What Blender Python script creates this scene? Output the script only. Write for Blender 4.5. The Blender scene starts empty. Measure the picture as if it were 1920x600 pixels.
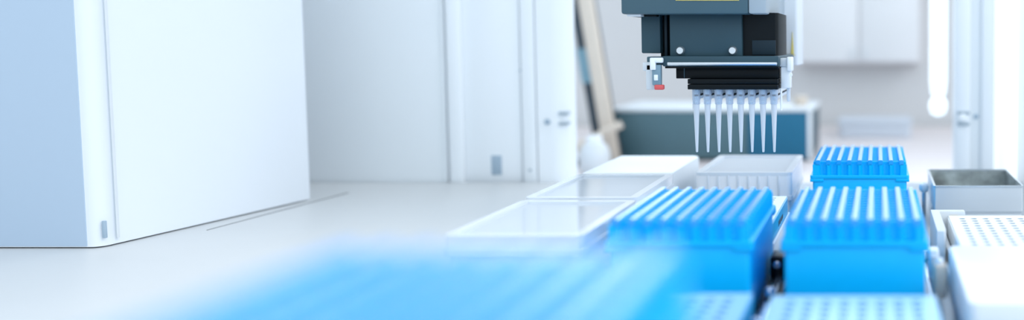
import bpy, bmesh, math, random
from mathutils import Vector, Matrix
random.seed(7)
C = bpy.context.scene.collection
PI = math.pi
CAMZ = 1.065                 # camera height above the room floor, metres
MM = 0.001
DECK = -165.0                # levels below are millimetres relative to the camera height

# ------------------------------------------------------------------ materials
def lin(c):
    c = c / 255.0
    return c / 12.92 if c <= 0.04045 else ((c + 0.055) / 1.055) ** 2.4

def rgb(r, g, b): return (lin(r), lin(g), lin(b), 1.0)

def mat(name, col, rough=0.5, metal=0.0, spec=0.5, noise=0.0, nscale=60.0, coat=0.0, bump=0.0, stretch=None, alpha=None, edge=None, sss=0.0, trans=None):
    m = bpy.data.materials.new(name); m.use_nodes = True
    nt = m.node_tree; N = nt.nodes; L = nt.links
    p = N['Principled BSDF']; out = N['Material Output']
    p.inputs['Base Color'].default_value = rgb(*col)
    p.inputs['Roughness'].default_value = rough
    p.inputs['Metallic'].default_value = metal
    p.inputs['Specular IOR Level'].default_value = spec
    p.inputs['Coat Weight'].default_value = coat
    p.inputs['Coat Roughness'].default_value = 0.22
    if noise or bump:
        tc = N.new('ShaderNodeTexCoord'); mp = N.new('ShaderNodeMapping'); nz = N.new('ShaderNodeTexNoise')
        L.new(tc.outputs['Object'], mp.inputs['Vector']); L.new(mp.outputs['Vector'], nz.inputs['Vector'])
        if stretch: mp.inputs['Scale'].default_value = stretch
        nz.inputs['Scale'].default_value = nscale; nz.inputs['Detail'].default_value = 4
        if noise:
            mx = N.new('ShaderNodeMix'); mx.data_type = 'RGBA'; mx.blend_type = 'MULTIPLY'
            mx.inputs[0].default_value = 1.0
            rp = N.new('ShaderNodeMapRange')
            rp.inputs['From Min'].default_value = 0.3; rp.inputs['From Max'].default_value = 0.7
            rp.inputs['To Min'].default_value = 1.0 - noise; rp.inputs['To Max'].default_value = 1.0
            L.new(nz.outputs['Fac'], rp.inputs['Value'])
            mx.inputs[6].default_value = rgb(*col)
            L.new(rp.outputs['Result'], mx.inputs[7]); L.new(mx.outputs[2], p.inputs['Base Color'])
        if bump:
            b = N.new('ShaderNodeBump'); b.inputs['Strength'].default_value = bump; b.inputs['Distance'].default_value = 0.0006
            L.new(nz.outputs['Fac'], b.inputs['Height']); L.new(b.outputs['Normal'], p.inputs['Normal'])
    surf = p.outputs['BSDF']
    if sss:                                    # milky plastic lets light through from behind
        tl = N.new('ShaderNodeBsdfTranslucent'); tl.inputs['Color'].default_value = rgb(*col)
        mt = N.new('ShaderNodeMixShader'); mt.inputs['Fac'].default_value = sss
        L.new(p.outputs['BSDF'], mt.inputs[1]); L.new(tl.outputs['BSDF'], mt.inputs[2]); surf = mt.outputs['Shader']
        L.new(surf, out.inputs['Surface'])
    if trans is not None:                      # thin moulded clear plastic: see-through face on, denser at the edges
        t = N.new('ShaderNodeBsdfTransparent'); t.inputs['Color'].default_value = rgb(240, 247, 252)
        lw = N.new('ShaderNodeLayerWeight'); lw.inputs['Blend'].default_value = 0.35
        mr = N.new('ShaderNodeMapRange'); mr.inputs['To Min'].default_value = trans; mr.inputs['To Max'].default_value = edge or 0.95
        ms = N.new('ShaderNodeMixShader')
        L.new(lw.outputs['Facing'], mr.inputs['Value']); L.new(mr.outputs['Result'], ms.inputs['Fac'])
        L.new(t.outputs['BSDF'], ms.inputs[1]); L.new(surf, ms.inputs[2]); L.new(ms.outputs['Shader'], out.inputs['Surface'])
    return m

M = dict(
    deck_white=mat('white powder coated deck', (210, 213, 214), .4, noise=.03, nscale=9),
    deck_metal=mat('brushed deck metal', (172, 180, 188), .38, .55, noise=.12, nscale=40, stretch=(1, .08, 1)),
    white=mat('white enamel', (240, 245, 249), .35, noise=.015, nscale=4),
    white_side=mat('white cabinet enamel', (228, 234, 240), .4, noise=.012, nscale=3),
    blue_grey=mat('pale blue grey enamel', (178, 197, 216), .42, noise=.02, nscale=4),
    panel=mat('pale grey panel', (230, 236, 240), .5, noise=.02, nscale=5),
    seam=mat('dark seam', (70, 84, 98), .6),
    dark_seam=mat('slot black', (30, 36, 44), .6),
    grey=mat('mid grey plastic', (160, 180, 196), .5, noise=.03),
    blue=mat('blue rack plastic', (0, 188, 254), .35, spec=.3, noise=.03, nscale=120),
    blue_deep=mat('deep blue well plastic', (0, 150, 240), .4, noise=.05, nscale=120),
    ridge=mat('glossy blue ridge', (0, 162, 246), .3, spec=.8, coat=1.0),
    cyan=mat('cyan plate plastic', (30, 160, 215), .35, noise=.05, nscale=90),
    pale_blue=mat('pale blue plate plastic', (196, 226, 245), .3, noise=.03, nscale=80),
    frosted=mat('frosted white polypropylene', (232, 238, 243), .42, noise=.02, nscale=60),
    inner=mat('white tip tray', (240, 244, 248), .5, noise=.03, nscale=200),
    clear=mat('clear moulded lid', (226, 234, 242), .06, spec=.6, trans=.55, edge=.92, noise=.01),
    clear_wall=mat('clear moulded lid wall', (240, 246, 252), .12, trans=.9, edge=.97, noise=.01),
    milky_wall=mat('milky clear lid wall', (252, 253, 255), .2, trans=.96, edge=.98, noise=.01),
    clear_rim=mat('clear lid rim', (236, 243, 250), .1, trans=.85, edge=.97, noise=.01),
    tip=mat('clear pipette tip plastic', (244, 249, 255), .12, trans=.7, edge=1.0, sss=.2, noise=.01),
    tip_collar=mat('clear tip collar', (236, 243, 255), .12, trans=.2, edge=.98, sss=.2, noise=.01),
    tip_filter=mat('white filter plug', (236, 242, 250), .7, noise=.03, nscale=600),
    black=mat('black anodised', (5, 16, 22), .42, spec=.18, noise=.1, nscale=80),
    black_soft=mat('charcoal plastic', (20, 42, 54), .5, spec=.25, noise=.08, nscale=60),
    slate=mat('slate blue metal', (50, 78, 90), .45, 0, spec=.3, noise=.06, nscale=30),
    slab=mat('slate grey cover', (74, 102, 114), .45, spec=.3, noise=.05, nscale=25),
    slab_light=mat('light grey end cover', (170, 184, 194), .45, noise=.04, nscale=25),
    steel=mat('bright steel', (214, 221, 227), .22, .9, noise=.05, nscale=90),
    brushed=mat('brushed stainless', (218, 224, 229), .38, .4, noise=.06, nscale=30, stretch=(.1, 1, 1.5)),
    trough_in=mat('stained trough interior', (182, 192, 192), .5, .2, noise=.6, nscale=70),
    ring=mat('black rubber ring', (14, 22, 32), .5, noise=.05),
    latch_window=mat('grey blue latch window', (120, 150, 166), .3, noise=.03),
    red=mat('red latch tip', (222, 92, 92), .5, noise=.03),
    yellow=mat('yellow sticker', (232, 214, 120), .5, noise=.03),
    beige=mat('beige plastic', (214, 202, 188), .55, noise=.05, nscale=40),
    lip=mat('light grey moulded adapter', (216, 222, 226), .45, noise=.03),
    wellplate=mat('white well plate', (240, 246, 250), .38, noise=.02),
    light_blue=mat('light blue plate top', (150, 204, 244), .3, noise=.03, nscale=80),
    well_blue=mat('pale blue well hollow', (120, 180, 236), .5, noise=.04, nscale=300),
    well=mat('well hollow', (205, 216, 226), .6, noise=.04, nscale=300),
    dark_door=mat('slate door', (76, 108, 118), .45, noise=.08, nscale=6),
    teal_door=mat('teal blue door', (0, 98, 132), .45, noise=.08, nscale=6),
    wall=mat('painted wall', (206, 207, 208), .7, noise=.05, nscale=1.5),
    bench=mat('pale bench laminate', (224, 216, 216), .35, noise=.03, nscale=6),
    cupboard=mat('pale cupboard laminate', (226, 228, 230), .45, noise=.03, nscale=5),
    lav=mat('lavender grey laminate', (214, 210, 212), .5, noise=.04, nscale=5),
    glass=mat('added window glass', (225, 240, 250), .02, trans=.04, edge=.5, noise=.01),
    case=mat('pale blue case', (196, 204, 214), .5, noise=.03),
    floor=mat('grey vinyl floor', (188, 194, 200), .45, noise=.06, nscale=8),
    charcoal=mat('charcoal cloth', (62, 74, 84), .8, noise=.15, nscale=40),
    teal=mat('grey teal padding', (128, 166, 182), .7, noise=.1, nscale=40),
)

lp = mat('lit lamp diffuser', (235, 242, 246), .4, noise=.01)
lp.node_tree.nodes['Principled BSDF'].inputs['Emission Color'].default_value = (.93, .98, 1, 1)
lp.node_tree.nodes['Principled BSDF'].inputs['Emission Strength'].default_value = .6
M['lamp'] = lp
# ------------------------------------------------------------------ mesh helpers (all in millimetres: X, D, Z)
def box(bm, x0, x1, y0, y1, z0, z1, bev=0.0, seg=2):
    t = bmesh.new()
    bmesh.ops.create_cube(t, size=1.0)
    bmesh.ops.scale(t, vec=(x1 - x0, y1 - y0, z1 - z0), verts=t.verts)
    bmesh.ops.translate(t, vec=((x0 + x1) / 2, (y0 + y1) / 2, (z0 + z1) / 2), verts=t.verts)
    if bev > 0:
        bmesh.ops.bevel(t, geom=list(t.edges), offset=bev, segments=seg, profile=0.5, affect='EDGES')
    merge(bm, t)

def merge(bm, t):
    me = bpy.data.meshes.new('tmp'); t.to_mesh(me); t.free(); bm.from_mesh(me); bpy.data.meshes.remove(me)

def prism(bm, outline, z0, z1, bev=0.0):
    t = bmesh.new()
    b = [t.verts.new((x, y, z0)) for x, y in outline]; u = [t.verts.new((x, y, z1)) for x, y in outline]
    n = len(outline)
    for i in range(n):
        t.faces.new((b[i], b[(i + 1) % n], u[(i + 1) % n], u[i]))
    t.faces.new(u); t.faces.new(b[::-1])
    bmesh.ops.recalc_face_normals(t, faces=t.faces)
    if bev:
        bmesh.ops.bevel(t, geom=[e for e in t.edges if abs(e.verts[0].co.z - e.verts[1].co.z) < 1e-6], offset=bev, segments=2, profile=.5, affect='EDGES')
    merge(bm, t)

def lathe(bm, prof, cx=0, cy=0, n=24, cap=True):
    rings = [[bm.verts.new((cx + r * math.cos(2 * PI * k / n), cy + r * math.sin(2 * PI * k / n), z)) for k in range(n)] for r, z in prof]
    for a, b in zip(rings, rings[1:]):
        for k in range(n):
            bm.faces.new((a[k], a[(k + 1) % n], b[(k + 1) % n], b[k]))
    if cap:
        bm.faces.new(rings[0][::-1]); bm.faces.new(rings[-1])
    bmesh.ops.recalc_face_normals(bm, faces=bm.faces)

def lathe_y(bm, prof, cx, cz, n=20):
    """turned about the depth axis: profile of (radius, depth)"""
    t = bmesh.new(); lathe(t, prof, 0, 0, n)
    bmesh.ops.rotate(t, cent=(0, 0, 0), matrix=Matrix.Rotation(-PI / 2, 3, 'X'), verts=t.verts)
    bmesh.ops.translate(t, vec=(cx, 0, cz), verts=t.verts)
    merge(bm, t)

def tube(bm, pts, r, n=12):
    pts = [Vector(p) for p in pts]; rings = []
    up = Vector((0, 0, 1))
    for i, p in enumerate(pts):
        d = (pts[min(i + 1, len(pts) - 1)] - pts[max(i - 1, 0)]).normalized()
        a = d.cross(up)
        if a.length < 1e-3: a = d.cross(Vector((0, 1, 0)))
        a.normalize(); b = d.cross(a)
        rings.append([bm.verts.new(p + r * (a * math.cos(2 * PI * k / n) + b * math.sin(2 * PI * k / n))) for k in range(n)])
    for a, b in zip(rings, rings[1:]):
        for k in range(n): bm.faces.new((a[k], a[(k + 1) % n], b[(k + 1) % n], b[k]))
    bm.faces.new(rings[0][::-1]); bm.faces.new(rings[-1])
    bmesh.ops.recalc_face_normals(bm, faces=bm.faces)

def rrect(x0, x1, y0, y1, r, n=5):
    o = []
    for cx, cy, a0 in ((x1 - r, y1 - r, 0), (x0 + r, y1 - r, 90), (x0 + r, y0 + r, 180), (x1 - r, y0 + r, 270)):
        for k in range(n + 1):
            a = math.radians(a0 + 90 * k / n); o.append((cx + r * math.cos(a), cy + r * math.sin(a)))
    return o

def obj(name, bm, m, parent=None, smooth=True, origin=(0, 0, 0)):
    me = bpy.data.meshes.new(name)
    bmesh.ops.scale(bm, vec=(MM, MM, MM), verts=bm.verts)
    bm.to_mesh(me); bm.free()
    if smooth:
        me.set_sharp_from_angle(angle=math.radians(38))
        for p in me.polygons: p.use_smooth = True
    me.materials.append(M[m])
    o = bpy.data.objects.new(name, me); C.objects.link(o)
    if parent: o.parent = parent
    return o

def W(x, d, z): return (x * MM, d * MM, CAMZ + z * MM)

def thing(name, label, cat, at=(0, 0, 0), rz=0.0, group=None):
    o = bpy.data.objects.new(name, None); C.objects.link(o)
    o.empty_display_size = .02
    o.location = W(*at); o.rotation_euler = (0, 0, rz)
    o['label'] = label; o['category'] = cat
    if group: o['group'] = group
    return o

def tag(o, label, cat, group=None):
    o['label'] = label; o['category'] = cat
    if group: o['group'] = group
    return o

def single(name, bm, m, label, cat, at=(0, 0, 0), rz=0, group=None):
    o = obj(name, bm, m); o.location = W(*at); o.rotation_euler = (0, 0, rz)
    return tag(o, label, cat, group)

def struct(name, bm, m):
    o = obj(name, bm, m); o.location = W(0, 0, 0); o['kind'] = 'structure'
    return o

def dup(root, at, rz=0, label=None, group=None):
    r = root.copy(); C.objects.link(r); r.location = W(*at); r.rotation_euler = (0, 0, rz)
    if label: r['label'] = label
    if group: r['group'] = group
    for ch in list(root.children):
        c = ch.copy(); C.objects.link(c); c.parent = r
        for g in list(ch.children):
            d = g.copy(); C.objects.link(d); d.parent = c
    return r

B = bmesh.new

# ------------------------------------------------------------------ setting
FLOORZ = -1065
b = B(); box(b, -3500, 3500, -1500, 2320, FLOORZ - 40, FLOORZ); struct('floor', b, 'floor')
WX0, WX1, WZ0, WZ1 = -2300, 1500, 215, 1250  # unseen window, added so bright sky puts highlights on the rack ridges
b = B()
for a in ((-3500, WX0, FLOORZ, 1700), (WX1, 3500, FLOORZ, 1700), (WX0, WX1, FLOORZ, WZ0), (WX0, WX1, WZ1, 1700)):
    box(b, a[0], a[1], 2300, 2400, a[2], a[3])
struct('wall_back', b, 'wall')
b = B()
for x in range(6):
    xx = WX0 + (WX1 - WX0) * x / 5; box(b, max(xx - 22, WX0), min(xx + 22, WX1), 2320, 2370, WZ0, WZ1, 2)
for z in (WZ0, WZ1 - 40): box(b, WX0, WX1, 2321, 2369, z, z + 40, 2)
wf = struct('added_window_1', b, 'white')
b = B(); box(b, WX0, WX1, 2342, 2346, WZ0, WZ1); g = obj('glass_pane', b, 'glass', wf)
b = B(); box(b, WX0 - 30, WX1 + 30, 2285, 2330, WZ0 - 18, WZ0, 3); obj('added_window_sill', b, 'white', wf)
b = B(); box(b, -3500, 3500, 2286, 2300, FLOORZ, FLOORZ + 90, 3); struct('baseboard_back', b, 'white')

# ------------------------------------------------------------------ benches
def bench(name, label, x0, x1, y0, y1, ztop, th, m):
    t = thing(name, label, 'bench', ((x0 + x1) / 2, (y0 + y1) / 2, FLOORZ))
    cx, cy = (x0 + x1) / 2, (y0 + y1) / 2; H = ztop - FLOORZ
    b = B(); box(b, x0 - cx, x1 - cx, y0 - cy, y1 - cy, H - th, H, 4); obj('worktop', b, m, t)
    for sx in (-1, 1):
        for sy in (-1, 1):
            lx = sx * ((x1 - x0) / 2 - 60); ly = sy * ((y1 - y0) / 2 - 60)
            b = B(); box(b, lx - 25, lx + 25, ly - 25, ly + 25, 0, H - th, 3); obj('leg', b, 'grey', t)
    b = B(); box(b, -(x1 - x0) / 2 + 90, (x1 - x0) / 2 - 90, -15, 15, H - th - 60, H - th - .2, 2); obj('apron_rail', b, 'grey', t)
    return t
bench('lab_bench', 'white lab bench carrying the whole pipetting instrument', -1150, 620, 20, 1330, -225, 40, 'white')
bench('rear_bench', 'pale bench along the back wall under the dark cabinet', -1600, 1500, 1350, 2280, -210, 40, 'bench')

# ------------------------------------------------------------------ instrument deck
deck = thing('instrument_deck', 'broad white and grey deck carrying racks, boxes and plates', 'deck', (0, 0, -225))
h = 60
b = B(); box(b, -1060, -270, 40, 1064, 0, h, 1.5); obj('side_panel', b, 'deck_white', deck)
b = B(); box(b, -269.4, 420, 40, 1064, 0, h, 1.5); obj('deck_plate', b, 'deck_metal', deck)['label'] = 'brushed grey metal deck plate under the racks'
b = B(); prism(b, [(-591.3, 790), (-590.7, 790), (-582.2, 990), (-583.8, 990)], h - .5, h + .25); obj('slot', b, 'dark_seam', deck)['label'] = 'thin dark slot line beside the cabinet'

# ------------------------------------------------------------------ big white cabinet at left
cab = thing('instrument_cabinet', 'large white cabinet with pale blue front standing on the deck', 'cabinet', (-800, 830, DECK))
o = lambda x, y: (x + 800, y - 830)
def corner(r, n=6):
    return [o(-623 - r + r * math.sin(PI / 2 * k / n), 719 + r - r * math.cos(PI / 2 * k / n)) for k in range(n + 1)]
pl = [o(-1040, 719)] + corner(9) + [o(-596, 944), o(-1040, 944)]
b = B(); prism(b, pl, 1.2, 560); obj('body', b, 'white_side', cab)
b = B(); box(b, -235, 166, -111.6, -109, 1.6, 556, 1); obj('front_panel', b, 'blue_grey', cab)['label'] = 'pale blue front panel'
b = B(); prism(b, [o(-1030, 727), o(-632, 727), o(-603, 940), o(-1030, 940)], 0, 1.3); obj('plinth', b, 'seam', cab)
b = B(); box(b, 176.6, 179.2, -109.5, -107, 8, 22, .5); obj('corner_latch', b, 'grey', cab)
b = B(); prism(b, [o(-620.4, 731), o(-620.2, 731), o(-619.9, 733.5), o(-620.2, 733.5)], 6, 556); obj('edge_seam', b, 'lip', cab)

b = B(); box(b, -1060, -509, 1066, 1082, -225, 420, 2)
rp = single('divider_screen', b, 'panel', 'flat pale grey divider screen standing behind the white cabinet', 'screen')
b = B(); box(b, -511.5, -509.6, 1064.4, 1066.5, -164, 419); obj('edge_trim', b, 'panel', rp)

# ------------------------------------------------------------------ gantry posts and beam
def gantry_post():
    t = thing('gantry_post', 'wide white gantry post at left with a square socket near its foot', 'post', (-432, 1075, -225))
    q = lambda x: x + 432
    zb, zt = 0, 640
    b = B(); box(b, q(-507), q(-490), -9, 24, zb, zt, 2); obj('outer_channel', b, 'white', t)
    b = B(); box(b, q(-490), q(-422.6), -3, 22, zb, zt, 1); obj('face_panel', b, 'white', t)
    b = B(); box(b, q(-422.6), q(-421), 2, 20, zb, zt); obj('groove_strip', b, 'slab_light', t)
    b = B(); box(b, q(-421), q(-404), -6, 24, zb, zt, 2); obj('inner_channel', b, 'white', t)
    b = B(); box(b, q(-404), q(-402.6), 0, 20, zb, zt); obj('groove_strip', b, 'slab_light', t)
    b = B(); prism(b, [(q(-402.6), 24)] + [(q(-402.6), -5), (q(-386), -5)] + [(q(-384) + 18 * math.sin(a), 13 - 18 * math.cos(a)) for a in [PI / 2 * k / 8 for k in range(9)]] + [(q(-366), 24)], zb + 52, zt)
    obj('rounded_cover', b, 'white', t)
    b = B(); box(b, q(-459), q(-447), -4.2, -2.5, 68, 91, .6); s = obj('socket', b, 'grey', t); s['label'] = 'small blue grey square socket'
    b = B(); lathe_y(b, [(3.4, -5.6), (3.4, -6.8), (2.2, -7.6)], q(-390.5), 131.5); obj('screw', b, 'grey', t)
    for z in (140, 128):
        b = B(); box(b, q(-377.5), q(-366.5), -6, 6, z, z + 3.4, 1); obj('clasp_bar', b, 'slab_light', t)
    b = B(); lathe_y(b, [(1.6, -6.2), (1.6, -7.2), (1, -7.6)], q(-412), 74); obj('screw', b, 'slab_light', t)
    b = B(); lathe_y(b, [(1.6, -3), (1.6, 1), (1, 1.5)], q(-421.8), 192); obj('screw', b, 'grey', t)
    return t
gantry_post()

gp = thing('gantry_post', 'white gantry post at right with bright half round light strip and clasp', 'post', (160, 1085, -225))
b = B(); box(b, -67.5, -50, -12, 30, 0, 640, 2); obj('outer_channel', b, 'white', gp)
b = B(); box(b, -50, -36, -4, 30, 0, 640, 1); obj('face_panel', b, 'panel', gp)
b = B(); box(b, -36, -22, -7, 30, 0, 640, 1.5); obj('inner_channel', b, 'white', gp)
b = B(); box(b, -22, 110, 6, 30, 0, 640, 2); obj('cover_panel', b, 'white', gp)
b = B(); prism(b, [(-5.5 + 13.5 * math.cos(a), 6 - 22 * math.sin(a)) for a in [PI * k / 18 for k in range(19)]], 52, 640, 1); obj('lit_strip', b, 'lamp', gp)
for z in (140, 127):
    b = B(); box(b, -65, -50.5, -15, -4, z, z + 4, 1); obj('clasp_bar', b, 'slab_light', gp)
b = B(); lathe_y(b, [(5, -12), (5, -15), (3.4, -17)], -59, 136); obj('clasp_button', b, 'white', gp)
b = B(); lathe_y(b, [(3, -4), (3, -5.4), (2, -6)], -42, 137); obj('screw', b, 'grey', gp)

beam = thing('gantry_rail', 'white gantry beam spanning both posts above the deck', 'beam', (-120, 1110, 415))
b = B(); box(b, -395, 390, -44, 44, 0, 90, 4); obj('beam_body', b, 'white', beam)
for z in (20, 66):
    b = B(); box(b, -390, 385, -50, -44, z - 5, z + 5, 1.5); obj('slide_track', b, 'steel', beam)

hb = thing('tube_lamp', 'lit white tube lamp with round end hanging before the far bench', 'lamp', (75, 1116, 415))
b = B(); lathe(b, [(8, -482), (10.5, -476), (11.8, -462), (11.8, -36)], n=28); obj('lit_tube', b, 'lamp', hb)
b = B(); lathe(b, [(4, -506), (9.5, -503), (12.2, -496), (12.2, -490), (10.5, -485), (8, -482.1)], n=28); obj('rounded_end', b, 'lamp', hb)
b = B(); box(b, -16, 16, -16, 16, -36, -.5, 3); obj('mounting_clamp', b, 'slab_light', hb)

# ------------------------------------------------------------------ blue tip racks
def flute_outline(hx, nx, hy, ny, p=9.0, rw=.9, depth=3.4, n=6):
    """rectangle whose sides are hollowed by rounded flutes between upright ridges"""
    def side(nr, half):
        start = -(nr - 1) * p / 2
        pts = [(-half, 0.0), (start - rw, 0.0)]
        for i in range(nr):
            c = start + i * p
            pts += [(c - rw, 0.0), (c + rw, 0.0)]
            if i < nr - 1:
                r = p / 2 - rw
                for k in range(1, n):
                    a = PI * k / n; pts.append((c + p / 2 - r * math.cos(a), depth * math.sin(a)))
        return pts + [(half, 0.0)]
    o = []
    o += [(x, -hy + d) for x, d in side(nx, hx)][:-1]
    o += [(hx - d, y) for y, d in side(ny, hy)][:-1]
    o += [(-x, hy - d) for x, d in side(nx, hx)][:-1]
    o += [(-hx + d, -y) for y, d in side(ny, hy)][:-1]
    c = []
    for q in o:
        if not c or (abs(q[0] - c[-1][0]) + abs(q[1] - c[-1][1])) > 1e-4: c.append(q)
    return c

def tip_rack(label, at, H, group):
    t = thing('tip_rack', label, 'rack', at, 0, group)
    hx, hy = 40.5, 58.5; zt = H - 3.8
    fl = flute_outline(hx, 9, hy, 13)
    b = B(); prism(b, fl, H - 13, zt); obj('fluted_block', b, 'blue', t, smooth=True)
    # raised lattice round the 96 wells: long ridges with lower cross bars
    b = B()
    for i in range(9):
        x = -36 + 9 * i; prof = []
        pr = [(-1.85, zt - .3), (-1.85, H - .7), (-1.55, H - .2), (-1.1, H - .03), (0, H), (1.1, H - .03), (1.55, H - .2), (1.85, H - .7), (1.85, zt - .3)]
        r0 = [b.verts.new((x + u, -hy, z)) for u, z in pr]; r1 = [b.verts.new((x + u, hy, z)) for u, z in pr]
        for k in range(len(pr) - 1): b.faces.new((r0[k], r0[k + 1], r1[k + 1], r1[k]))
        b.faces.new(r0[::-1]); b.faces.new(r1)
    bmesh.ops.recalc_face_normals(b, faces=b.faces)
    obj('long_ridges', b, 'ridge', t)
    b = B()
    for j in range(13):
        y = -54 + 9 * j; box(b, -hx + .3, hx - .3, y - .9, y + .9, zt - .3, H - 1.4, .35, 1)
    obj('cross_bars', b, 'blue', t)
    b = B()
    for i in range(8):
        for j in range(12):
            lathe(b, [(3.0, zt - .2), (3.0, zt + .55), (2.2, zt + .55), (2.2, zt + .1)], -31.5 + 9 * i, -49.5 + 9 * j, 10)
    obj('well_collars', b, 'blue_deep', t)
    b = B(); prism(b, rrect(-42.75, 42.75, -59.9, 59.9, 2.5), H - 16, H - 12.9, .4)
    for sx in (-1, 1):
        for sy in (-1, 1):
            x0, x1 = sorted((sx * 42.75, sx * 31)); y0, y1 = sorted((sy * 59.9, sy * 48))
            box(b, x0, x1, y0, y1, H - 18.6, H - 15.8, .6)
    obj('flange', b, 'blue', t)
    b = B(); prism(b, rrect(-40.6, 40.6, -58.8, 58.8, 3), 0, H - 15.9, .5); obj('base', b, 'blue', t)
    return t
G = 'blue tip racks on the deck'
tip_rack('blue fluted tip rack standing furthest back, behind another blue rack', (-15.2, 834, DECK), 64, G)
tip_rack('blue fluted tip rack at centre, directly before the sharp blue rack', (-13, 573, DECK), 64, G)
tip_rack('blue fluted tip rack before the clear ribbed box', (-114, 573, DECK), 64, G)
tip_rack('very blurred blue tip rack nearest the viewer, raised on a box', (-84, 145, -110), 64, G)

# ------------------------------------------------------------------ tip boxes
def shell(bm, x0, x1, y0, y1, z0, z1, w, r):
    """open-bottomed ring of walls"""
    o, i = rrect(x0, x1, y0, y1, r), rrect(x0 + w, x1 - w, y0 + w, y1 - w, max(r - w, .5))
    n = len(o)
    vo0 = [bm.verts.new((x, y, z0)) for x, y in o]; vo1 = [bm.verts.new((x, y, z1)) for x, y in o]
    vi0 = [bm.verts.new((x, y, z0)) for x, y in i]; vi1 = [bm.verts.new((x, y, z1)) for x, y in i]
    for k in range(n):
        l = (k + 1) % n
        bm.faces.new((vo0[k], vo0[l], vo1[l], vo1[k])); bm.faces.new((vi1[k], vi1[l], vi0[l], vi0[k]))
        bm.faces.new((vo1[k], vo1[l], vi1[l], vi1[k])); bm.faces.new((vi0[k], vi0[l], vo0[l], vo0[k]))

def clear_box(label, at, hx, hy, H, lid, ribs=False, group=None, wall='clear_wall'):
    t = thing('tip_box', label, 'box', at, 0, group)
    zb = H - lid
    b = B(); prism(b, rrect(-hx + 1.5, hx - 1.5, -hy + 1.5, hy - 1.5, 4), 0, zb - 1.5, .6); obj('base', b, 'frosted', t)
    b = B(); prism(b, rrect(-hx + 4, hx - 4, -hy + 4, hy - 4, 3), zb - 1.4, H - 6, .4)
    obj('tip_tray', b, 'inner', t)
    l = B(); shell(l, -hx, hx, -hy, hy, zb - 1.4, H - 1.3, 1.2, 4.5); lo = obj('lid', l, wall, t)
    l = B(); prism(l, rrect(-hx + 5.5, hx - 5.5, -hy + 5.5, hy - 5.5, 3), H - 3.2, H - 1.8); obj('top_window', l, 'clear', lo)
    l = B(); shell(l, -hx - .3, hx + .3, -hy - .3, hy + .3, H - 2.8, H, 6.2, 5); obj('rim', l, 'clear_rim', lo)
    l = B(); shell(l, -hx - 1, hx + 1, -hy - 1, hy + 1, zb - 3, zb + .6, 1.8, 5); obj('lower_rim', l, 'clear_rim', lo)
    if ribs:
        l = B()
        for k in range(8):
            x = -31.5 + 9 * k; box(l, x - 1, x + 1, -hy - 1.0, -hy + .2, zb, H - 3, .4)
        obj('front_ribs', l, 'clear_rim', lo)
    return t
clear_box('clear lidded tip box under the pipette tips, with upright ribs on its front', (-119.8, 869, DECK), 42.8, 63.5, 49, 22, True, None, 'milky_wall')
clear_box('clear lidded box with flat grey reflecting lid, before the white closed box', (-222.5, 735, DECK), 42, 61.5, 49, 9, False)
clear_box('clear lidded box behind the blurred rack, nearest along the white deck edge', (-220, 602, DECK), 42, 61.5, 49, 9, False)

wb = thing('tip_box', 'closed frosted white box left of the clear ribbed box', 'box', (-224, 866, DECK))
b = B(); prism(b, rrect(-41, 41, -63.5, 63.5, 6), 16, 49, 2.2); obj('lid', b, 'frosted', wb)
b = B(); prism(b, rrect(-40, 40, -62.5, 62.5, 5), 0, 15.9, .5); obj('base', b, 'inner', wb)
b = B(); prism(b, rrect(-42, 42, -64.4, 64.4, 6), 14.8, 17.2, .6); obj('flange', b, 'frosted', wb)
us = thing('tip_box', 'white box holding up the most blurred blue rack', 'box', (-84, 144, DECK))
b = B(); prism(b, rrect(-41, 41, -60, 60, 6), 16, 55, 2); obj('lid', b, 'frosted', us)
b = B(); prism(b, rrect(-40, 40, -59, 59, 5), 0, 15.9, .5); obj('base', b, 'inner', us)

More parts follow.
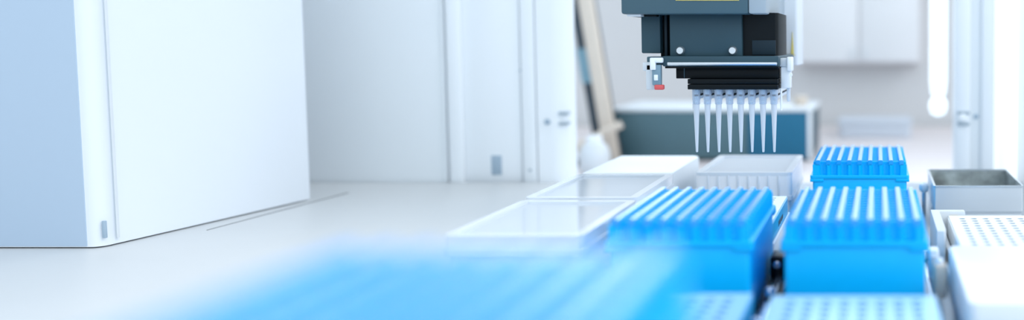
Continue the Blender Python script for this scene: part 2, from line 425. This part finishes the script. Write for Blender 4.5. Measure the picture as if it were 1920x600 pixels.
# ------------------------------------------------------------------ plates and trough
def well_plate(name, label, at, hx, hy, H, mtop, mside, mwell, depth=1.6):
    t = thing(name, label, 'plate', at)
    b = B(); shell(b, -hx, hx, -hy, hy, 0, H - 1.4, 1.4, 3); box(b, -hx + 1.4, hx - 1.4, -hy + 1.4, hy - 1.4, 0, H - 8); obj('skirt', b, mside, t)
    b = B(); hw = B(); R = 2.5; n = 16; z1 = H; z0 = H - 7
    def ring(cx, cy):
        c = [(cx + R * math.cos(2 * PI * (k + .5) / n), cy + R * math.sin(2 * PI * (k + .5) / n)) for k in range(n)]
        q = []
        for k in range(n):
            a = 2 * PI * (k + .5) / n; m_ = max(abs(math.cos(a)), abs(math.sin(a))); q.append((cx + 4.5 * math.cos(a) / m_, cy + 4.5 * math.sin(a) / m_))
        vc = [b.verts.new((x, y, z1)) for x, y in c]; vq = [b.verts.new((x, y, z1)) for x, y in q]
        for k in range(n):
            l = (k + 1) % n; b.faces.new((vq[k], vq[l], vc[l], vc[k]))
        for k in (1, 5, 9, 13):                      # fill the cell corners
            a = 2 * PI * (k + 1) / n; sx = 1 if math.cos(a) > 0 else -1; sy = 1 if math.sin(a) > 0 else -1
            e = b.verts.new((cx + sx * 4.5, cy + sy * 4.5, z1)); b.faces.new((vq[k], e, vq[(k + 1) % n]))
        hc = [hw.verts.new((x, y, z1)) for x, y in c]; hb = [hw.verts.new((cx + (x - cx) * .9, cy + (y - cy) * .9, z0)) for x, y in c]
        for k in range(n):
            l = (k + 1) % n; hw.faces.new((hc[l], hc[k], hb[k], hb[l]))
        hw.faces.new(hb)
    for i in range(8):
        for j in range(12): ring(-31.5 + 9 * i, -49.5 + 9 * j)
    X, Y = 36, 54
    o4 = [(-hx + .8, -hy + .8), (hx - .8, -hy + .8), (hx - .8, hy - .8), (-hx + .8, hy - .8)]; i4 = [(-X, -Y), (X, -Y), (X, Y), (-X, Y)]
    vo = [b.verts.new((x, y, z1)) for x, y in o4]; vi = [b.verts.new((x, y, z1)) for x, y in i4]
    vd = [b.verts.new((x * 1.006, y * 1.004, z1 - 1.5)) for x, y in o4]
    for k in range(4):
        l = (k + 1) % 4; b.faces.new((vo[k], vo[l], vi[l], vi[k])); b.faces.new((vd[k], vd[l], vo[l], vo[k]))
    obj('top_plate', b, mtop, t); obj('well_hollows', hw, mwell, t)
    return t
# cyan skirted plate on its nest
ne = thing('plate_nest', 'white nest under the cyan plate between two blue racks', 'holder', (-118, 698, DECK))
b = B(); prism(b, rrect(-44.5, 44.5, -61.5, 61.5, 3), 0, 18, .5); obj('body', b, 'lip', ne)
b = B(); shell(b, -44.5, 44.5, -61.5, 61.5, 18, 22, 1.6, 3); obj('edge_rail', b, 'white', ne)
pb = well_plate('well_plate', 'pale well plate with cyan skirt between left blue rack and ribbed box', (-118, 698, DECK + 18), 42.6, 59.5, 18, 'pale_blue', 'cyan', 'well')
b = B()
for k in range(9):
    y = -14 + 3.6 * k; box(b, 42.5, 42.85, y, y + 2.0 + .6 * (k % 2), 7 + (k % 3) * .4, 11, 0)
obj('side_marking', b, 'seam', pb)['label'] = 'small dark printed marks on the skirt'

for at, side in (((-12, 399, DECK), 'right'), ((-107, 403, DECK), 'left')):
    well_plate('well_plate', 'pale blue blurred well plate cut off by the bottom edge, %s of the dark gap' % side, at, 42.6, 61.5, 35, 'light_blue', 'cyan', 'well_blue')
# adapter with white plate at right
ad = thing('plate_adapter', 'light grey moulded adapter holding the white well plate at right', 'holder', (96, 640, DECK))
b = B(); prism(b, rrect(-48, 48, -66, 72, 3), 0, 8.8, .6); obj('base_tray', b, 'lip', ad)
b = B(); prism(b, [(-54, 72), (-54, -10), (-49, -10), (-47, -2), (-47, 65), (-27, 65), (-27, 72)], 0, 33, 1); obj('corner_bracket', b, 'lip', ad)
b = B(); prism(b, [(30, 72), (30, 66), (54, 66), (54, 72)], 0, 33, 1); obj('corner_bracket', b, 'lip', ad)
b = B(); box(b, -45.5, -42.2, -64, 62, 9, 16, .6); obj('guide_rail', b, 'white', ad)
b = B(); box(b, -39, -33, 64.2, 65.3, 17, 30, .2); obj('label_plate', b, 'beige', ad)
b = B(); lathe(b, [(1.6, 9), (1.6, 13), (1, 13.6)], -51.5, -20, 12); obj('screw', b, 'steel', ad)
well_plate('well_plate', 'white well plate with round wells in grey adapter before the steel trough', (96.5, 640, DECK + 9), 41.6, 63.0, 21, 'wellplate', 'wellplate', 'well')

fb = thing('plate_box', 'glossy white blurred box at right corner before the white well plate', 'box', (90, 508, DECK))
b = B(); prism(b, rrect(-44.5, 44.5, -64, 64, 5), 12, 36, 1.8); obj('lid', b, 'white', fb)
b = B(); prism(b, rrect(-42.5, 42.5, -62, 62, 5), 0, 12, .5); obj('base', b, 'cyan', fb)  # cyan colour stands in for the blue rack reflected in the white side

tr = thing('trough', 'open rectangular stainless steel trough at right', 'trough', (90.7, 857, DECK))
b = B(); shell(b, -39.7, 39.7, -53, 53, 14, 37, 1.1, 1.6); box(b, -38.8, 38.8, -52, 52, 12, 13.9)
obj('walls', b, 'brushed', tr)
b = B(); box(b, -38.4, 38.4, -51.8, 51.8, 14, 16)
for a in ((-38.5, -38.1, -51.8, 51.8), (38.1, 38.5, -51.8, 51.8), (-38.1, 38.1, -51.8, -51.4), (-38.1, 38.1, 51.4, 51.8)):
    box(b, *a, 16, 35.6)
obj('stained_lining', b, 'trough_in', tr)['label'] = 'dark mottled inside of the trough'
b = B(); shell(b, -40.3, 40.3, -53.6, 53.6, 36, 37.3, 1.9, 1.8); obj('rolled_rim', b, 'steel', tr)
b = B(); box(b, -38.6, 38.6, -51.5, 51.5, 0, 12, 1); obj('foot_block', b, 'brushed', tr)

# ------------------------------------------------------------------ deck hardware in the gaps
gr = thing('guide_rail', 'dark guide rail on the deck in the gap between blue racks', 'rail', (-65, 500, DECK))
b = B(); box(b, -6, 6, -190, 255, 0, 9, 1); obj('rail_body', b, 'black', gr)
b = B(); box(b, -2.4, 2.4, -186, 250, 9, 11, .6); obj('steel_insert', b, 'steel', gr)
gs = thing('guide_rail', 'bright guide rail on the deck beside the adapter and trough', 'rail', (34, 620, DECK))
b = B(); box(b, -5, 5, -310, 290, 0, 8, 1); obj('rail_body', b, 'deck_metal', gs)
b = B(); box(b, -1.6, 1.6, -306, 286, 8, 10, .5); obj('steel_insert', b, 'steel', gs)

def bolt(label, at, r=3.2, h=6, group='bolts along the guide rails'):
    t = thing('bolt', label, 'bolt', at, 0, group)
    b = B(); lathe(b, [(r, 0), (r, h * .7), (r * .7, h)], n=16); obj('head', b, 'steel', t)
    b = B(); lathe(b, [(r * 1.5, -.2), (r * 1.5, .9)], n=18); obj('washer', b, 'black_soft', t)
    return t
b0 = bolt('small steel bolt on dark rail, nearest of the dark rail bolts', (-65, 395, DECK + 11.2))
for d, l in ((438, 'second nearest small steel bolt on the dark rail'), (480, 'third nearest small steel bolt on the dark rail'), (540, 'furthest small steel bolt on the dark rail')):
    dup(b0, (-65, d, DECK + 11.2), 0, l)
for d, l in ((380, 'small steel bolt on bright rail nearest the bottom edge'), (430, 'small steel bolt on bright rail beside the low blue rack'), (640, 'small steel bolt on bright rail beside the grey adapter'), (730, 'small steel bolt on bright rail before the trough corner'), (790, 'small steel bolt on bright rail beside the trough')):
    dup(b0, (34, d, DECK + 10.2), 0, l)
cl = thing('deck_clip', 'black sprung clip standing in the gap between the blue racks', 'clip', (-66, 600, DECK))
b = B(); box(b, -5, 5, -10, 10, 9.2, 24, 1.5); obj('body', b, 'black', cl)
b = B(); lathe_y(b, [(2.6, -10), (2.6, -12), (1.6, -13)], 0, 19); obj('screw', b, 'steel', cl)
cl = thing('deck_clip', 'beige clip beside the glossy white box at right', 'clip', (38, 545, DECK))
b = B(); prism(b, rrect(-4, 4, -7, 7, 2.5), 10.2, 31, 2); obj('body', b, 'beige', cl)
b = B(); lathe(b, [(2.4, 31), (2.4, 33), (1.4, 34)], n=14); obj('screw', b, 'white', cl)
cl = thing('deck_clip', 'white clip before the grey adapter bracket', 'clip', (37, 590, DECK))
b = B(); prism(b, rrect(-3.4, 3.4, -6, 6, 2), 10.2, 30, 1.5); obj('body', b, 'white', cl)
b = B(); box(b, -2, 2, -7.4, -5.8, 14, 26, .6); obj('tongue', b, 'lip', cl)
kn = thing('locating_knob', 'small white round knob beside the rear corner of the steel trough', 'knob', (45, 868, DECK))
b = B(); lathe(b, [(2, 0), (2, 22)], n=14); obj('stem', b, 'steel', kn)
b = B(); lathe(b, [(1.2, 20), (4.2, 22.5), (5, 25.5), (4.2, 28.5), (1.2, 30.6)], n=20); obj('ball', b, 'white', kn)

# ------------------------------------------------------------------ pipetting head
hd = thing('pipetting_head', 'dark pipetting head hanging above the boxes, holding eight tips', 'pipettor', (0, 0, 0))
F = 735.0
b = B(); box(b, -152.7, -80, 729, 846, -33.2, -29.2, .4); obj('lower_plate', b, 'black', hd)
b = B(); box(b, -152.7, -80, 728.6, 846, -37.6, -33.6, .4); obj('ejector_plate', b, 'black', hd)
b = B(); box(b, -163, -80, 734, 846, -29, -20.4, .5); obj('upper_plate', b, 'black', hd)
b = B(); box(b, -156.6, -155.8, 733.4, 734.4, -28.4, -20.6); obj('plate_edge', b, 'slate', hd)
b = B(); box(b, -171, -78.5, 722, 850, -18.9, -10.6, 1); obj('ledge', b, 'slate', hd)
b = B(); box(b, -166.5, -79.5, 717.8, 722.4, -18.0, -15.4, .8); obj('ledge_trim', b, 'steel', hd)
b = B(); box(b, -170, -79, 726, 850, -20.5, -18.7, .3); obj('ledge_seal', b, 'black', hd)
b = B(); box(b, -166, -108.4, 727, 800, -10.7, 24, .6); obj('motor_block', b, 'slate', hd)
for x in (-157.4, -115.6):
    b = B(); lathe_y(b, [(3.6, 727), (3.6, 724.6), (2.6, 723.2)], x, -6.3); obj('screw', b, 'steel', hd)
b = B(); box(b, -177, -165.8, 742, 800, -15, 24, .5); obj('recess_panel', b, 'black', hd)
b = B(); box(b, -172.4, -170.2, 736, 743, -10.5, 24, .3); obj('guide_strip', b, 'black_soft', hd)
b = B(); box(b, -190.5, -175, 733, 800, -8.6, 24, 1.2); obj('side_block', b, 'slate', hd)
b = B(); prism(b, [(-108.6, 733), (-82.5, 733), (-80.2, 736), (-80, 800), (-108.6, 800)], -10.6, 24); obj('drive_cover', b, 'black', hd)
b = B(); box(b, -101, -82, 731.6, 733.2, -9.8, 2, .4); obj('cover_step', b, 'black_soft', hd)
b = B(); box(b, -200.5, -101, 712, 862, 22.3, 92, 1.8); obj('top_cover', b, 'slab', hd)
b = B(); box(b, -100.9, -86.8, 712.3, 860, 22.5, 92, 1.8); obj('end_cover', b, 'slab_light', hd)
b = B(); box(b, -157.5, -108, 711.4, 712.2, 32.8, 42, .1); obj('yellow_label', b, 'yellow', hd)
b = B(); box(b, -197, -186, 716, 726, 20.6, 22.4, .3); obj('cover_tab', b, 'white', hd)
b = B(); box(b, -199, -176, 726, 760, 20.9, 22.3, .3); obj('cover_gasket', b, 'black', hd)
b = B(); prism(b, rrect(-112, -73.6, 852, 905, 4), -21, 480, .8); obj('white_column', b, 'white', hd)
b = B(); prism(b, [(-79.5, 851.9), (-76.9, 851.9), (-76.9, 852.4), (-79.5, 852.4)], -12, -11.5)
t = B()
v = [t.verts.new(p) for p in ((-81.2, 851.5, -12), (-78.2, 851.5, -12), (-79.6, 851.5, 10.5), (-81.2, 852.3, -12), (-78.2, 852.3, -12), (-79.6, 852.3, 10.5))]
for f in ((0, 1, 2), (5, 4, 3), (0, 3, 4, 1), (1, 4, 5, 2), (2, 5, 3, 0)): t.faces.new([v[k] for k in f])
bmesh.ops.recalc_face_normals(t, faces=t.faces); merge(b, t)
obj('warning_sticker', b, 'yellow', hd)['label'] = 'narrow yellow pointed sticker'
b = B(); box(b, -108, -77, 904, 1059, 420, 478, 3); obj('mounting_arm', b, 'white', hd)
# left latch
la = B(); box(la, -184.5, -176.8, 722, 735, -37.5, -17, 1); box(la, -187, -176.8, 722, 735, -22.5, -15.5, 1)
la = obj('latch', la, 'lip', hd); la['label'] = 'pale latch with red tip'
b = B(); box(b, -184.5, -171, 726, 740, -18, -11.2, .8); obj('hinge_block', b, 'slab', la)
b = B(); prism(b, rrect(-180.2, -175.6, 717.5, 722, 1.2), -21.6, -13.2, .6); box(b, -180.2, -169.8, 717.6, 722, -16, -11.8, 1); obj('hook', b, 'white', la)
b = B(); box(b, -178.8, -171.8, 719.2, 724, -33.6, -17.5, .6); obj('clear_window', b, 'latch_window', la)
b = B(); box(b, -177.2, -174, 718.4, 719.4, -30, -25.4, .4); obj('catch_plate', b, 'white', la)
b = B(); box(b, -177, -169.8, 718.2, 724, -37.4, -33.4, .9); obj('red_tip', b, 'red', la)
# right latch and rods
ra = B(); box(ra, -79.6, -70.6, 735, 745, -19.5, -12.5, .8); ra = obj('latch', ra, 'lip', hd)
b = B(); prism(b, rrect(-73.5, -68.6, 733, 745, 1.5), -23, -11.5, 1); box(b, -78.4, -70.5, 736, 748, -37, -19.4, .8); obj('hook', b, 'white', ra)
b = B(); lathe(b, [(1.1, -48), (1.6, -47), (1.6, -20)], -72.6, 741, 14); obj('rod', b, 'tip', ra)
b = B(); lathe_y(b, [(1.5, 733), (1.5, 731)], -70, -26, 12); obj('screw', b, 'white', ra)
for x in (-78.2, -150.6):
    b = B(); lathe(b, [(.85, -55), (.85, -37)], x, 736.5 if x > -100 else 741, 10); obj('alignment_pin', b, 'white', hd)
# ninety six nozzles
me_n = me_r = None
for j in range(12):
    for i in range(8):
        x = -147 + 9.014 * i; y = F + 9 * j
        if me_n is None:
            b = B(); lathe(b, [(1.7, -8.6), (2.3, -7.4), (2.45, 0)], n=16); n0 = obj('nozzle', b, 'frosted', hd); me_n = n0.data
            b = B()
            pts = [(2.45 + .52 * math.cos(a), -5.0 + .75 * math.sin(a)) for a in [2 * PI * k / 8 for k in range(9)]]
            lathe(b, pts, n=20, cap=False); r0 = obj('rubber_ring', b, 'ring', n0); me_r = r0.data
            n0.location = (x * MM, y * MM, -37.6 * MM)
        else:
            n1 = n0.copy(); C.objects.link(n1); n1.parent = hd; n1.location = (x * MM, y * MM, -37.6 * MM)
            r1 = r0.copy(); C.objects.link(r1); r1.parent = n1
hd.location = W(0, 0, 0)

# eight pipette tips
def make_tip():
    t = thing('pipette_tip', '', 'pipette tip', (0, 0, 0), 0, 'clear pipette tips under the head')
    out = [(.78, -51.4), (.95, -50.6), (1.4, -40), (2.25, -19), (2.5, -12.2)]
    inn = [(2.1, -12.2), (1.85, -19), (1.0, -40), (.55, -51.4)]
    b = B(); lathe(b, out + inn + [out[0]], n=24, cap=False); obj('barrel', b, 'tip', t)
    o = [(2.95, -12.1), (3.0, -8.9), (3.2, -8.6), (3.4, -.3), (3.05, -.3), (2.98, -8.0), (2.55, -9.0), (2.5, -12.1), (2.95, -12.1)]
    b = B(); lathe(b, o, n=28, cap=False); obj('collar', b, 'tip_collar', t)
    b = B(); lathe(b, [(1.78, -18.6), (2.05, -13.2), (2.05, -11.2)], n=18); obj('filter', b, 'tip_filter', t)
    b = B(); lathe(b, [(.5, -50.8), (.93, -40), (1.7, -20)], n=16); obj('clear_core', b, 'tip', t)
    return t
t0 = make_tip()
names = ['first from left, beside the red tipped latch', 'second from left', 'third from left', 'fourth from left', 'fourth from right', 'third from right', 'second from right', 'rightmost, beside the thin rods']
for i in range(8):
    l = 'slim clear pipette tip under the dark head, ' + names[i]
    at = (-147 + 9.014 * i, F, -37.6)
    if i == 0: t0.location = W(*at); t0['label'] = l
    else: dup(t0, at, 0, l)

# ------------------------------------------------------------------ background
dk = thing('equipment_cabinet', 'dark slate and teal cabinet with pale top on the rear bench', 'cabinet', (-292.5, 1700, -210))
b = B(); box(b, -176.5, 176.5, -98, 98, 4, 88, 1.5); obj('body', b, 'slate', dk)
b = B(); box(b, -179, 179, -102, 100, 88, 94.2, 1.5); obj('top_board', b, 'lip', dk)['label'] = 'pale grey top board'
b = B(); box(b, -175, 62, -101, -98, 5, 87.4, .8); obj('door', b, 'dark_door', dk)['label'] = 'wide slate door'
b = B(); box(b, 64, 168, -101, -98, 5, 87.4, .8); obj('door', b, 'teal_door', dk)['label'] = 'narrow teal blue door'
b = B(); box(b, 169, 176.5, -101, -98, 4, 87.8, .6); obj('edge_strip', b, 'panel', dk)
for sx in (-150, 150):
    for sy in (-80, 80):
        b = B(); lathe(b, [(10, 0), (10, 4.2)], sx, sy, 14); obj('foot', b, 'black', dk)
cp = thing('storage_jar', 'small beige lidded jar on the dark cabinet top', 'jar', (-142, 1672, -115.8))
b = B(); lathe(b, [(12, 0), (13, 2), (13, 9), (11, 11)], n=24); obj('body', b, 'beige', cp)
b = B(); lathe(b, [(13.6, 10.8), (13.6, 15), (12, 17)], n=24); obj('lid', b, 'beige', cp)

# leaning gear between the left post and the dark cabinet
st = thing('equipment_stand', 'leaning beige and charcoal stand behind the left post', 'stand', (-478, 1555, -210))
b = B()
t = B(); box(t, -23, 1, -9, 9, 4, 330, 3)
for v in t.verts: v.co.x += 34 - v.co.z * .15
merge(b, t); obj('rail', b, 'beige', st)
b = B(); prism(b, [(-40, 30), (2, 30), (2, 44), (-40, 44)], 0, 330, 0)
for v in b.verts: v.co.x += (165 - v.co.z) * .15
obj('backboard', b, 'charcoal', st)
b = B(); prism(b, [(-38, 16), (-8, 16), (-8, 30), (-38, 30)], 140, 200, 0)
for v in b.verts: v.co.x += (165 - v.co.z) * .15
obj('pad', b, 'teal', st)
b = B(); box(b, -70, 0, -26, 60, 0, 4, 1); box(b, -10, 50, -26, 26, 0, 4, 1); obj('foot_plate', b, 'charcoal', st)
b = B(); tube(b, [(-530 + 17 * k, 1500 + 2 * k, -198 + 62 * (k / 6.0) ** .8) for k in range(7)], 7)
single('flexible_hose', b, 'beige', 'curved beige hose rising behind the left post', 'hose')
bt = thing('storage_jar', 'pale round jar on the rear bench under the beige hose', 'jar', (-458, 1460, -210))
b = B(); lathe(b, [(20, 0), (24, 6), (25, 30), (20, 44), (12, 50)], n=28); obj('body', b, 'lip', bt)
b = B(); lathe(b, [(13, 49), (13, 58), (11, 60)], n=24); obj('lid', b, 'white', bt)

# far wall furniture at right
wc = thing('wall_cabinet', 'pale wall cupboard with two doors on the back wall', 'cupboard', (-45, 2225, -52))
b = B(); box(b, -150, 150, 14, 74, 0, 420, 2); obj('body', b, 'lav', wc)
for s in (-1, 1):
    x0, x1 = sorted((s * 2, s * 148)); b = B(); box(b, x0, x1, 8, 13.8, 5, 416, 1.5); d = obj('door', b, 'cupboard', wc)
    b = B(); box(b, s * 14 - 3, s * 14 + 3, 3, 8, 12, 40, 1.5); obj('handle', b, 'lip', d)
sc = thing('storage_case', 'pale blue storage case on the rear bench below the wall cupboard', 'case', (0, 2060, -210))
b = B(); prism(b, rrect(-85, 75, -70, 70, 10), 0, 30, 2); obj('body', b, 'case', sc)
b = B(); prism(b, rrect(-88, 78, -73, 73, 11), 30.2, 38, 2); obj('lid', b, 'case', sc)

# ------------------------------------------------------------------ light: bright overcast daylight, stronger from the right and above, strongest behind the added window
w = bpy.data.worlds.new('daylight'); bpy.context.scene.world = w; w.use_nodes = True
nt = w.node_tree; N = nt.nodes; L = nt.links
bg = N['Background']
tc = N.new('ShaderNodeTexCoord'); sp = N.new('ShaderNodeSeparateXYZ'); L.new(tc.outputs['Generated'], sp.inputs[0])
def mr(src, a, b2, c, d):
    n = N.new('ShaderNodeMapRange'); n.interpolation_type = 'SMOOTHSTEP'
    for k, v in zip(('From Min', 'From Max', 'To Min', 'To Max'), (a, b2, c, d)): n.inputs[k].default_value = v
    L.new(src, n.inputs['Value']); return n.outputs['Result']
def add(a, b2):
    n = N.new('ShaderNodeMath'); n.operation = 'ADD'; L.new(a, n.inputs[0]); L.new(b2, n.inputs[1]); return n.outputs[0]
s = add(add(mr(sp.outputs['X'], -1, 1, .56, .74), mr(sp.outputs['Z'], -.2, .9, 0, .6)), add(mr(sp.outputs['Y'], .3, .95, 0, 5.5), mr(sp.outputs['Y'], -1, 0, .6, 0)))
cm = N.new('ShaderNodeMix'); cm.data_type = 'RGBA'
cm.inputs[6].default_value = (.79, .905, 1.0, 1); cm.inputs[7].default_value = (.87, .93, 1.0, 1)
L.new(mr(sp.outputs['Y'], -.8, .4, 0, 1), cm.inputs[0])
L.new(cm.outputs[2], bg.inputs['Color']); L.new(s, bg.inputs['Strength'])
sun = bpy.data.lights.new('soft_daylight', 'SUN'); sun.energy = 1.3; sun.angle = math.radians(40); sun.color = (.95, .96, 1)
so = bpy.data.objects.new('soft_daylight', sun); C.objects.link(so)
so.location = (2, 1.5, 3); so.rotation_euler = Vector((-.85, .38, -.62)).to_track_quat('-Z', 'Y').to_euler()

# ------------------------------------------------------------------ camera
cd = bpy.data.cameras.new('camera'); cam = bpy.data.objects.new('camera', cd); C.objects.link(cam)
cd.sensor_fit = 'HORIZONTAL'; cd.sensor_width = 36.0; cd.lens = 1700 * 36 / 1920
cd.shift_x = -(1645 - 960) / 1920; cd.shift_y = -(300 - 190) / 1920
cd.clip_start = .01; cd.clip_end = 50
cam.location = (0, 0, CAMZ); cam.rotation_euler = (PI / 2 - math.atan(110 / 1700), 0, 0)
cd.dof.use_dof = True; cd.dof.focus_distance = .735; cd.dof.aperture_fstop = 2.45
S = bpy.context.scene
S.camera = cam
S.view_settings.view_transform = 'Standard'; S.view_settings.look = 'None'
S.view_settings.gamma = 1; S.view_settings.exposure = -0.13; S.view_settings.use_curve_mapping = False
S.cycles.use_denoising = True
S.cycles.max_bounces = 10; S.cycles.transparent_max_bounces = 24
